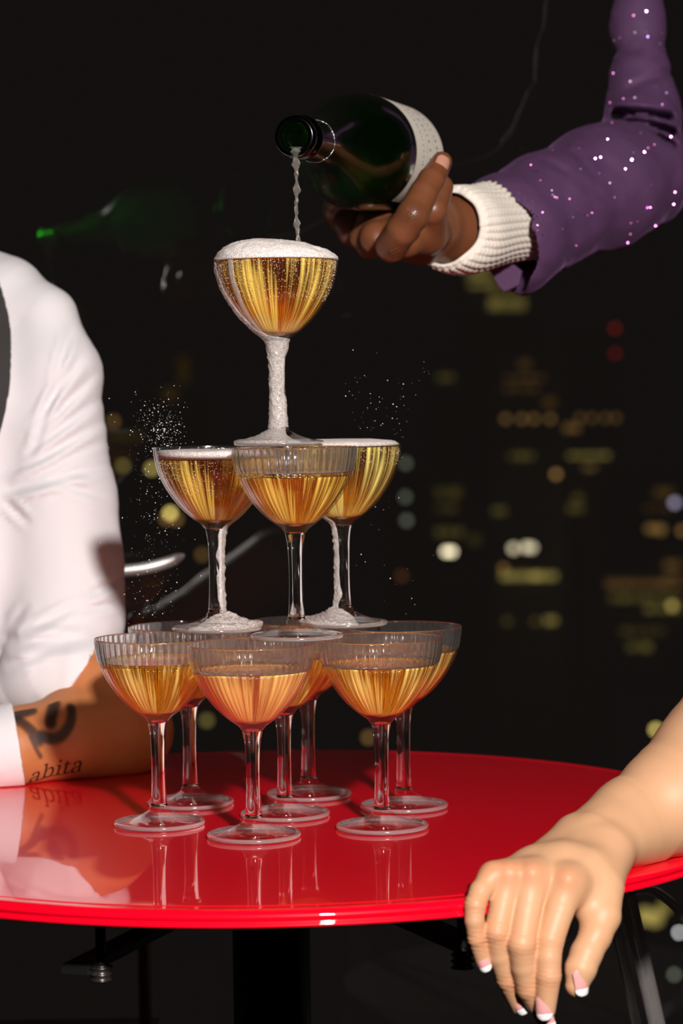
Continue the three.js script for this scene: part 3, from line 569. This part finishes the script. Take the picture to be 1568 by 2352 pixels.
// ------------------------------------------------------------------ the man who leans on the table
{
  const man = thing('person', at(120, 1300, 2.2), 'person in white shirt and dark grey waistcoat leaning a tattooed forearm on the red table', 'person');
  const J = (px, py, d, r) => [at(px, py, d).sub(man.position), r], P = (px, py, d) => at(px, py, d).sub(man.position);
  // bare arm: elbow on the table, forearm coming back to the left
  const bones = chain([J(165, 1552, 2.150, 0.034), J(220, 1590, 2.15, 0.0385), J(285, 1655, 2.145, 0.0385), J(300, 1692, 2.14, 0.0300), J(250, 1690, 2.125, 0.0330), J(160, 1692, 2.105, 0.0335), J(40, 1716, 2.085, 0.0300), J(-90, 1742, 2.07, 0.0255), J(-200, 1752, 2.07, 0.026)]);
  const armF = field(bones, 0.018);
  const skinF = (x, y, z) => armF(x, y, z) + 0.0007 * fbm(x * 30, y * 30, z * 30);
  const tone = (x, y, z) => { const m = 1 + 0.10 * fbm(x * 40, y * 40, z * 40); return [0.50 * m, 0.175 * m, 0.060 * m]; };
  const skin = std(1, 1, 1, { vertexColors: true, roughness: 0.5, specularIntensity: 0.6 });
  part('arm', sdfMesh(overTable(skinF, man.position), boundsOf(bones, 0.006), 0.003, tone), skin, man);
  // tattoos: flat ink on the skin of the forearm
  {
    const cv = document.createElement('canvas'); cv.width = 768; cv.height = 768; const c = cv.getContext('2d');
    c.clearRect(0, 0, 768, 768); c.strokeStyle = c.fillStyle = 'rgba(44,34,32,0.62)'; c.lineCap = 'round';
    c.filter = 'blur(9px)';
    const soft = (w0, al, draw) => { for (let k = 0; k < 5; k++) { c.globalAlpha = al / 2.1; c.lineWidth = w0 * 1.7 * (0.55 + 0.16 * k); draw(); } c.globalAlpha = 1; };
    soft(74, 0.8, () => { c.beginPath(); c.moveTo(0, 60); c.quadraticCurveTo(120, 40, 230, 20); c.stroke(); });
    soft(66, 0.7, () => { c.beginPath(); c.moveTo(40, 120); c.quadraticCurveTo(150, 230, 200, 330); c.stroke(); });
    soft(70, 0.85, () => { c.beginPath(); c.moveTo(500, 20); c.quadraticCurveTo(420, 110, 380, 200); c.stroke(); });
    soft(58, 0.85, () => { c.beginPath(); c.moveTo(640, 120); c.quadraticCurveTo(620, 240, 480, 320); c.quadraticCurveTo(380, 370, 250, 300); c.stroke(); });
    soft(26, 0.5, () => { c.beginPath(); c.moveTo(120, 300); c.quadraticCurveTo(150, 400, 200, 470); c.stroke(); });
    c.filter = 'blur(2px)'; c.font = 'italic 220px serif'; c.save(); c.translate(60, 735); c.rotate(-0.10); c.scale(1.15, 1); c.fillStyle = 'rgba(40,30,28,0.85)'; c.fillText('abita', 0, 0); c.restore();
    c.lineWidth = 8; c.strokeStyle = 'rgba(34,26,26,0.85)'; c.beginPath(); c.moveTo(20, 745); c.quadraticCurveTo(220, 690, 470, 700); c.quadraticCurveTo(560, 640, 590, 690); c.stroke();
    const tex = new THREE.CanvasTexture(cv); tex.colorSpace = THREE.SRGBColorSpace;
    const A0 = P(24, 1719, 2.083), A1 = P(176, 1692, 2.107), dir = A1.clone().sub(A0), u = dir.clone().normalize(), front = V(0, 0, 1).addScaledVector(u, -u.z).normalize(), over = V().crossVectors(u, front).negate();
    if (over.y < 0) over.negate();
    const nu = 36, nv = 36, pos = [], uv = [], idx = [];
    for (let j = 0; j <= nv; j++) for (let i = 0; i <= nu; i++) {
      const a = lerp(-1.05, 1.15, j / nv), n = front.clone().multiplyScalar(Math.cos(a)).addScaledVector(over, Math.sin(a)), q = onSurface(skinF, A0.clone().addScaledVector(dir, i / nu), n, 0.05);
      pos.push(q.x, q.y, q.z); uv.push(i / nu, j / nv);
    }
    for (let j = 0; j < nv; j++) for (let i = 0; i < nu; i++) { const a = j * (nu + 1) + i; idx.push(a, a + 1, a + nu + 2, a, a + nu + 2, a + nu + 1); }
    const g = new THREE.BufferGeometry(); g.setAttribute('position', new THREE.Float32BufferAttribute(pos, 3)); g.setAttribute('uv', new THREE.Float32BufferAttribute(uv, 2)); g.setIndex(idx); g.computeVertexNormals();
    part('tattoo', g, new THREE.MeshStandardMaterial({ map: tex, transparent: true, roughness: 0.55 }), man, 'dark script and curved shapes inked on the forearm');
  }
  // shirt: shoulder, upper sleeve, pushed-up sleeve end, cuff of the other arm, chest
  const upper = chain([J(30, 700, 2.25, 0.036), J(98, 735, 2.235, 0.0275), J(122, 860, 2.225, 0.0395), J(118, 1000, 2.22, 0.0440), J(128, 1150, 2.215, 0.0510), J(145, 1300, 2.205, 0.0500), J(152, 1425, 2.19, 0.0480), J(128, 1500, 2.17, 0.0430)]);
  const endS = chain([J(30, 1585, 2.155, 0.022), J(100, 1550, 2.15, 0.034), J(170, 1555, 2.148, 0.0415)]);
  const chest = chain([J(-20, 730, 2.262, 0.045), J(-80, 900, 2.255, 0.078), J(-120, 1300, 2.240, 0.086), J(-140, 1700, 2.25, 0.09)]);
  const neckS = chain([J(-5, 660, 2.26, 0.022), J(-120, 600, 2.28, 0.035)]);
  const upF = field(upper, 0.02), enF = field(endS, 0.02), chF = field(chest, 0.03), nkF = field(neckS, 0.02);
  const hemA = P(222, 1500, 2.11), hemB = P(150, 1604, 2.10), hemN = V().crossVectors(hemB.clone().sub(hemA), V(0.15, 0, 1)).normalize(); if (hemN.x < 0) hemN.negate();
  const folds = [ // [from, to, depth, half width] in the picture of the sleeve
    [60, 1040, 225, 905], [75, 1010, 215, 840], [60, 1075, 232, 960], [40, 1110, 236, 1010], [50, 1100, 238, 1040], [70, 980, 190, 790], [5, 1125, 240, 1068], [130, 850, 60, 1060], [120, 870, 150, 740],
    [20, 1130, 120, 1105], [120, 1105, 250, 1150], [0, 1150, 70, 1210], [200, 1370, 275, 1330], [60, 1450, 200, 1380], [20, 1470, 215, 1466], [40, 1490, 200, 1480], [30, 1520, 130, 1490], [180, 1400, 280, 1390], [60, 1395, 20, 1440],
  ].map(([a, b, c, d], i) => [P(a, b, 2.15), P(c, d, 2.15), i === 6 || i === 14 ? 0.0042 : 0.0022, i === 6 || i === 14 ? 0.0046 : 0.0036]);
  const lineD = (x, y, A, B) => { const dx = B.x - A.x, dy = B.y - A.y, t = clamp(((x - A.x) * dx + (y - A.y) * dy) / (dx * dx + dy * dy), 0, 1); return [Math.hypot(x - A.x - t * dx, y - A.y - t * dy), t]; };
  const shirtF = (x, y, z) => {
    let d = smin(upF(x, y, z), chF(x, y, z), 0.022); d = smin(d, nkF(x, y, z), 0.03);
    let e = enF(x, y, z); e = Math.max(e, (x - hemA.x) * hemN.x + (y - hemA.y) * hemN.y + (z - hemA.z) * hemN.z);
    d = smin(d, e, 0.012);
    if (Math.abs(d) < 0.015) {
      d += 0.0022 * fbm(x * 16, y * 13, z * 16);
      for (const [A, B, depth, w] of folds) { const [q, t] = lineD(x, y, A, B); if (q < w * 3) { const k = Math.sin(Math.PI * clamp(t * 0.9 + 0.08, 0, 1)); d += depth * k * (Math.exp(-((q / w) ** 2)) - 0.55 * Math.exp(-(((q - w * 1.9) / w) ** 2))); } }
    }
    return d;
  };
  const white = std(0.80, 0.755, 0.765, { roughness: 0.85 });
  const [sl, sh] = boundsOf([...upper, ...endS, ...chest, ...neckS], 0.008);
  part('shirt', sdfMesh(shirtF, [V(sl.x, sl.y, sl.z), sh], 0.0036), white, man, 'white long-sleeved shirt pushed up to the elbow');
  const cuffB = chain([J(-120, 1748, 2.065, 0.034), J(28, 1716, 2.078, 0.0375)]), cuffF = field(cuffB, 0.01), cN = P(45, 1712, 2.07).sub(P(-120, 1740, 2.06)).normalize(), cO = P(44, 1716, 2.07);
  part('cuff', sdfMesh(overTable((x, y, z) => { const d = cuffF(x, y, z) + 0.0012 * fbm(x * 30, y * 30, z * 30); return Math.max(d, (x - cO.x) * cN.x + (y - cO.y) * cN.y + (z - cO.z) * cN.z, -(armF(x, y, z) - 0.001)); }, man.position), boundsOf(cuffB, 0.006), 0.003), white, man, 'white shirt cuff');
  // waistcoat: a shell over the chest whose arm opening is a long curve
  const wC = P(-495, 838, 2.2), wR = 525 * 2.2 / FOCAL;
  const vestF = (x, y, z) => { const d = shirtF(x, y, z); return Math.max(d - 0.0055, 0.0012 - d, Math.hypot(x - wC.x, y - wC.y) - wR); };
  part('waistcoat', sdfMesh(vestF, [V(sl.x, sl.y, sl.z), V(wC.x + wR + 0.02, sh.y, sh.z)], 0.003), std(0.040, 0.036, 0.034, { roughness: 0.9, bumpScale: 0.0004 }), man, 'dark grey woven waistcoat');
}

// ------------------------------------------------------------------ the room and the window
const YAW = 16.4 * Math.PI / 180, WIN = V(0, 0, -2.44), room = (x, y, z) => V(x, y, z).applyAxisAngle(V(0, 1, 0), YAW).add(WIN);
{
  const struct = (name, size, [x, y, z], m) => { const o = part(name, new THREE.BoxGeometry(...size), m, scene); o.position.copy(room(x, y, z)); o.rotation.y = YAW; return tag(o, null, null, null, 'structure'); };
  const dark = std(0.018, 0.016, 0.016, { roughness: 0.8 }), floorM = std(0.012, 0.010, 0.010, { roughness: 0.6 });
  struct('floor', [6, 0.1, 6.4], [0, -0.05, 3.0], floorM);
  struct('ceiling', [6, 0.1, 6.4], [0, 2.85, 3.0], dark);
  struct('wall_left', [0.1, 2.8, 6.4], [-3, 1.4, 3.0], dark);
  struct('wall_right', [0.1, 2.8, 6.4], [3, 1.4, 3.0], dark);
  struct('wall_back', [6, 2.8, 0.1], [0, 1.4, 6.15], dark);
  // glass front of the room: one wide pane and its neighbours in dark metal frames
  for (const [k, x0, x1] of [[1, -1.0, 1.05], [2, -3.0, -1.0], [3, 1.05, 3.0]]) {
    const w = new THREE.Group(); w.name = 'window_' + k; w.position.copy(room((x0 + x1) / 2, 1.4, 0)); w.rotation.y = YAW; scene.add(tag(w, null, null, null, 'structure'));
    const pane = part('pane', new THREE.PlaneGeometry(x1 - x0 - 0.04, 2.76), std(0.97, 0.98, 0.98, { roughness: 0, transmission: 1, thickness: 0, ior: 1.52 }), w);
    const metal = std(0.02, 0.02, 0.022, { metalness: 0.6, roughness: 0.45 }), bars = [];
    for (const s of [-1, 1]) { const v = new THREE.BoxGeometry(0.05, 2.8, 0.08); v.translate(s * (x1 - x0 - 0.05) / 2, 0, 0); bars.push(v); const h = new THREE.BoxGeometry(x1 - x0, 0.05, 0.08); h.translate(0, s * 1.375, 0); bars.push(h); }
    part('window_frame', mergeGeometries(bars), metal, w);
  }
}

// ------------------------------------------------------------------ the city by night
{
  const concrete = std(0.96, 0.95, 0.94, { roughness: 0.95 });
  const glow = (r, g, b, e) => { const m = std(0.02, 0.02, 0.02, { roughness: 0.5 }); m.emissive = new THREE.Color().setRGB(r, g, b); m.emissiveIntensity = e; return m; };
  const box = new THREE.BoxGeometry(1, 1, 1), lens = new THREE.CircleGeometry(0.49, 20), shell = std(0.01, 0.01, 0.01), housing = (() => { const q = new THREE.CylinderGeometry(0.5, 0.3, 0.4, 20); q.rotateX(Math.PI / 2); q.translate(0, 0, -0.21); return q; })();
  // a tower between two picture columns, standing d metres away; its lit windows are listed where they show
  function tower(x0, x1, topY, d, label, wins, lamps = []) {
    const a = at(x0, topY, d), b = at(x1, topY, d), h = a.y + 40, g = thing('office_tower', V((a.x + b.x) / 2, -40, -d), label, 'building');
    const w = b.x - a.x, dep = Math.max(12, w * 0.7), m = part('facade', box, concrete, g); m.scale.set(w, h, dep); m.position.set(0, h / 2, -dep / 2 - 0.4);
    const floors = [];
    for (let y = 2.6; y < h; y += 3.4) { const s = new THREE.BoxGeometry(w + 0.3, 0.35, 0.6); s.translate(0, y, -0.2); floors.push(s); }
    part('floor_edges', mergeGeometries(floors), concrete, g).userData.kind = 'stuff';
    for (const [px, py, pw, ph, r, gr, bl, e] of wins) { const p = at(px, py, d).sub(g.position), q = part('window', box, glow(r, gr, bl, e), g); q.scale.set(pw * d / FOCAL, ph * d / FOCAL, 0.3); q.position.set(p.x, p.y, -0.53); }
    for (const [px, py, s, r, gr, bl, e] of lamps) {                      // floodlights: a glowing lens in the mouth of a dark housing
      const p = at(px, py, d).sub(g.position), k = 1.75 * s * d / FOCAL, q = part('outdoor_lamp', housing, shell, g); q.scale.setScalar(k); q.position.set(p.x, p.y, 0.6);
      part('lamp_lens', lens, glow(r, gr, bl, e * 0.30), q);
    }
    return g;
  }
  const Y = [1, 0.78, 0.20], O = [1, 0.55, 0.16], W = [1, 0.86, 0.55], G = [0.75, 0.85, 0.6];
  const row = (x0, x1, y, n, h, c, e, gapF = 0.25) => Array.from({ length: n }, (_, i) => { const w = (x1 - x0) / n; return [x0 + w * (i + 0.5), y, w * (1 - gapF), h, ...c, e * rr(0.65, 1.2)]; });
  seed = 5;
  const E1 = 0.105;
  tower(985, 1120, 820, 190, 'dark office tower behind the right-hand coupe glass, two dim lit floors and one bright lamp', [...row(998, 1060, 1132, 2, 20, Y, E1 * 0.45), ...row(1000, 1050, 1165, 2, 16, Y, E1 * 0.45), ...row(1000, 1065, 1223, 3, 16, Y, E1 * 0.65), [1024, 867, 36, 10, ...Y, E1 * 0.6], [1090, 1240, 24, 20, ...Y, E1 * 0.3]], [[1024, 1266, 9, ...W, 9], [1036, 1266, 9, ...W, 9]]);
  tower(1130, 1300, 800, 230, 'dark office tower with a long bright row of windows and three warm lamps above it', [...row(1150, 1280, 1324, 4, 14, Y, E1 * 3.2, 0.08), ...row(1158, 1252, 864, 4, 14, O, E1 * 0.9), ...row(1158, 1235, 892, 4, 10, O, E1 * 0.5), ...row(1168, 1228, 1048, 3, 12, Y, E1 * 0.8), [1205, 836, 24, 16, ...O, E1 * 0.5], [1262, 924, 26, 16, ...O, E1 * 0.5], [1147, 1174, 28, 14, ...Y, E1 * 0.7], [1265, 1426, 26, 14, ...Y, E1 * 2.0], [1230, 1428, 12, 12, ...Y, E1 * 0.8], [1165, 1428, 12, 12, ...Y, E1 * 0.8]], [[1178, 1259, 10, ...W, 4.2], [1207, 1256, 10, ...W, 4.2], [1219, 1257, 10, ...W, 4.2], [1284, 1220, 8, ...O, 2], [1315, 1221, 8, ...O, 2], [1155, 1305, 8, ...O, 1.2], ...[1160, 1197, 1225, 1262, 1295].map((x) => [x, 962, 8, ...O, 0.9])]);
  tower(1302, 1420, 760, 210, 'dark office tower with one wide lit floor and two red lamps on its roof', [...row(1305, 1400, 1044, 5, 14, Y, E1 * 1.5, 0.12), [1314, 983, 34, 14, ...O, E1 * 1.2], [1355, 1076, 26, 14, ...O, E1 * 1.3], [1328, 1144, 20, 14, ...Y, E1 * 0.6], [1322, 1168, 34, 16, ...Y, E1 * 0.6], [1436, 1142, 18, 12, ...O, E1 * 0.6]], [[1275, 1089, 8, ...O, 2.0], [1369, 1114, 8, ...G, 1.0], [1410, 755, 8, 1, 0.05, 0.05, 0.9], [1410, 812, 8, 1, 0.05, 0.05, 0.7], ...[1330, 1357, 1388, 1412].map((x) => [x, 960, 8, ...O, 0.5])]);
  tower(1385, 1640, 1090, 160, 'low dark building at the right edge with two long dim rows of windows', [...row(1392, 1568, 1343, 6, 16, O, E1 * 0.9, 0.15), ...row(1400, 1568, 1375, 7, 14, Y, E1 * 0.7, 0.15), ...row(1480, 1568, 1400, 3, 12, Y, E1 * 1.0), [1545, 1310, 34, 40, ...O, E1 * 0.8], ...row(1425, 1530, 1451, 4, 12, Y, E1 * 0.5), ...row(1440, 1500, 1487, 2, 16, Y, E1 * 0.9), [1525, 1132, 40, 18, ...O, E1 * 0.5], ...row(1480, 1545, 1168, 3, 12, O, E1 * 0.4)], [[1489, 1213, 10, ...O, 0.7], [1500, 1214, 10, ...O, 0.7], [1514, 1215, 12, ...O, 0.7], [1546, 1154, 9, 0.8, 0.7, 1, 3], [1540, 1390, 10, ...Y, 2.2], [1563, 1218, 9, ...O, 1.2]]);
  tower(1060, 1230, 590, 260, 'tall dark tower rising behind the knit cuff, lit on its top floors', [[1098, 622, 50, 26, ...Y, E1 * 1.1], [1108, 648, 60, 22, ...Y, E1 * 1.2], ...row(1120, 1210, 668, 3, 16, Y, E1 * 0.8), ...row(1122, 1208, 698, 3, 24, Y, E1 * 1.2, 0.1)]);
  tower(225, 470, 900, 180, 'dark building between the white shirt and the glasses, a few round warm lights', [...row(245, 330, 1000, 3, 16, Y, E1 * 0.25), [390, 905, 30, 30, ...O, E1 * 0.25], [420, 850, 24, 60, ...O, E1 * 0.2]], [[262, 968, 9, ...O, 1.0], [284, 1070, 9, ...Y, 1.3], [350, 1076, 9, ...Y, 4.0], [392, 1178, 9, ...Y, 9], [383, 1190, 9, ...O, 1.6], [406, 1192, 9, ...O, 1.6], [465, 1273, 9, ...O, 1.0]]);
  tower(1420, 1640, 1600, 120, 'low dark terrace below the skyline with one round yellow lamp', [], [[1502, 1672, 9, ...Y, 7.5], [1478, 2098, 22, ...Y, 1.3], [1500, 2104, 20, ...Y, 1.3], [1520, 2080, 16, ...Y, 0.9], [1555, 2136, 5, 1, 1, 1, 18], [1544, 2232, 7, ...G, 2.2]]);
  tower(880, 975, 1090, 240, 'narrow dark tower directly right of the middle glasses with faint greenish windows', [[1070, 1050, 24, 18, ...Y, E1 * 0.6]].slice(1), [[931, 1064, 9, ...G, 0.9], [930, 1141, 9, ...G, 0.9], [933, 1195, 9, ...G, 1.0], [922, 1322, 9, 1, 0.3, 0.1, 0.5], [846, 1692, 9, ...O, 1.6]]);
  tower(470, 600, 1560, 150, 'low dark roof seen between the stems with a faint yellow lamp', [], [[476, 1652, 10, ...Y, 1.2]]);
}

// ------------------------------------------------------------------ spray of droplets in the air
{
  const drop = new THREE.IcosahedronGeometry(1, 1), wet = std(0.95, 0.93, 0.9, { roughness: 0.15 });
  const spray = (label, n, place) => {
    const m = new THREE.InstancedMesh(drop, wet, n), q = new THREE.Quaternion();
    for (let i = 0; i < n; i++) { const [x, y, d] = place(), s = 0.00010 + 0.00038 * Math.pow(rnd(), 3.2); m.setMatrixAt(i, new THREE.Matrix4().compose(at(x, y, d), q, V(s, s, s))); }
    m.name = numbered('champagne_spray'); shade(m); scene.add(tag(m, label, 'spray', null, 'stuff'));
  };
  seed = 2024;
  const gauss = () => rnd() + rnd() + rnd() - 1.5;
  spray('fine mist of champagne droplets in the air beside the left middle coupe glass', 620, () => {
    const k = rnd();
    if (k < 0.5) return [372 + gauss() * 52, 985 + gauss() * 70, 1.9 + gauss() * 0.05];
    if (k < 0.85) return [345 + gauss() * 50 + 20 * rnd(), rr(1000, 1420), 1.9 + gauss() * 0.05];
    return [345 + gauss() * 120, rr(880, 1480), 1.9 + gauss() * 0.06];
  });
  spray('sparse champagne droplets in the air above the right middle coupe glass', 110, () => rnd() < 0.5 ? [865 + gauss() * 75, 955 + gauss() * 85, 1.92 + gauss() * 0.04] : [rr(780, 1010), rr(790, 1420), 1.92 + gauss() * 0.05]);
}

// ------------------------------------------------------------------ chairs
{
  // a clear moulded chair behind the woman's hand
  const chair = thing('clear_chair', V(at(1560, 2200, 2.15).x, 0, -2.2), 'clear acrylic chair with a curved back, seen under the table beside the hanging hand', 'chair');
  const acryl = std(0.75, 0.70, 0.68, { roughness: 0.12, transmission: 0.86, thickness: 0.01, ior: 1.49 });
  const L = (px, py, d) => at(px, py, d).sub(chair.position);
  const tube = (name, pts, r, rad = 10) => part(name, new THREE.TubeGeometry(new THREE.CatmullRomCurve3(pts), 48, r, rad), acryl, chair);
  const down = (px0, py0, px1, py1, d) => { const a = L(px0, py0, d), b = L(px1, py1, d), e = a.clone().lerp(b, (0 - a.y) / (b.y - a.y)); return [a, a.clone().lerp(e, 0.35), a.clone().lerp(e, 0.7), e]; };
  const d0 = 2.02;
  tube('leg', down(1437, 2040, 1508, 2352, d0), 0.0072); tube('leg', down(1412, 2120, 1462, 2352, d0 + 0.05), 0.0045);
  tube('leg', down(1690, 2060, 1650, 2352, d0), 0.0072); tube('leg', down(1640, 2120, 1620, 2352, d0 + 0.35), 0.0060);
  tube('back_rail', [L(1440, 2046, d0), L(1490, 2042, d0), L(1540, 2072, d0), L(1590, 2130, d0), L(1640, 2220, d0 + 0.05)], 0.0045);
  const shell = new THREE.CylinderGeometry(0.22, 0.20, 0.02, 48); const seat = part('seat', shell, acryl, chair); seat.position.set(0.08, 0.40, -0.05); seat.scale.set(1, 1, 0.9);
}
{
  // beside the white sleeve: the rail and the knob of a metal-framed chair in front of the window
  const chair = thing('metal_chair', V(at(300, 1400, 2.33).x, 0, -2.33), 'chair with bent silver back rail and brown knob, behind the white sleeve', 'chair');
  const L = (px, py, d) => at(px, py, d).sub(chair.position);
  const chrome = std(0.62, 0.60, 0.58, { metalness: 0.7, roughness: 0.45 }), brown = std(0.16, 0.06, 0.03, { roughness: 0.3, clearcoat: 0.8, clearcoatRoughness: 0.15 });
  const c = new THREE.CatmullRomCurve3([L(200, 1319, 2.33), L(280, 1312, 2.335), L(340, 1304, 2.34), L(390, 1290, 2.345), L(424, 1276, 2.35)]), n = 60, m = 16, pos = [], idx = [];
  for (let i = 0; i <= n; i++) { const t = i / n, p = c.getPoint(t), w = 0.0060 * Math.min(1, Math.sqrt((1 - t) * 6 + 0.02)); for (let j = 0; j <= m; j++) { const a = (j / m) * 2 * Math.PI; pos.push(p.x, p.y + w * Math.sin(a), p.z + w * 0.7 * Math.cos(a)); } }
  for (let i = 0; i < n; i++) for (let j = 0; j < m; j++) { const a = i * (m + 1) + j; idx.push(a, a + m + 1, a + 1, a + 1, a + m + 1, a + m + 2); }
  const g = new THREE.BufferGeometry(); g.setAttribute('position', new THREE.Float32BufferAttribute(pos, 3)); g.setIndex(idx); g.computeVertexNormals();
  part('back_rail', g, chrome, chair, 'bent silver rail');
  const post = L(318, 1440, 2.33), k = part('knob', turned([[0, 0.0125], [0.004, 0.012], [0.008, 0.0095], [0.0105, 0.005], [0.011, 0], [0.009, -0.006], [0.006, -0.010], [0.0055, -0.014], [0, -0.014]], 40), brown, chair, 'brown rounded knob'); k.position.copy(post);
  const up = (x, z, top, r) => { const q = part('post', new THREE.CylinderGeometry(r, r * 1.1, top, 20), brown, chair); q.position.set(x, top / 2, z); };
  up(post.x, post.z, post.y - 0.012, 0.006); up(post.x - 0.30, post.z + 0.02, 0.68, 0.008);
  const seat = part('seat', new THREE.BoxGeometry(0.36, 0.03, 0.12), brown, chair); seat.position.set(post.x - 0.17, 0.46, post.z + 0.02);
  for (const s of [0.0, -0.30]) { const q = part('leg', new THREE.CylinderGeometry(0.010, 0.008, 0.45, 16), brown, chair); q.position.set(post.x + s, 0.225, post.z + 0.05); }
}

renderer.render(scene, camera);
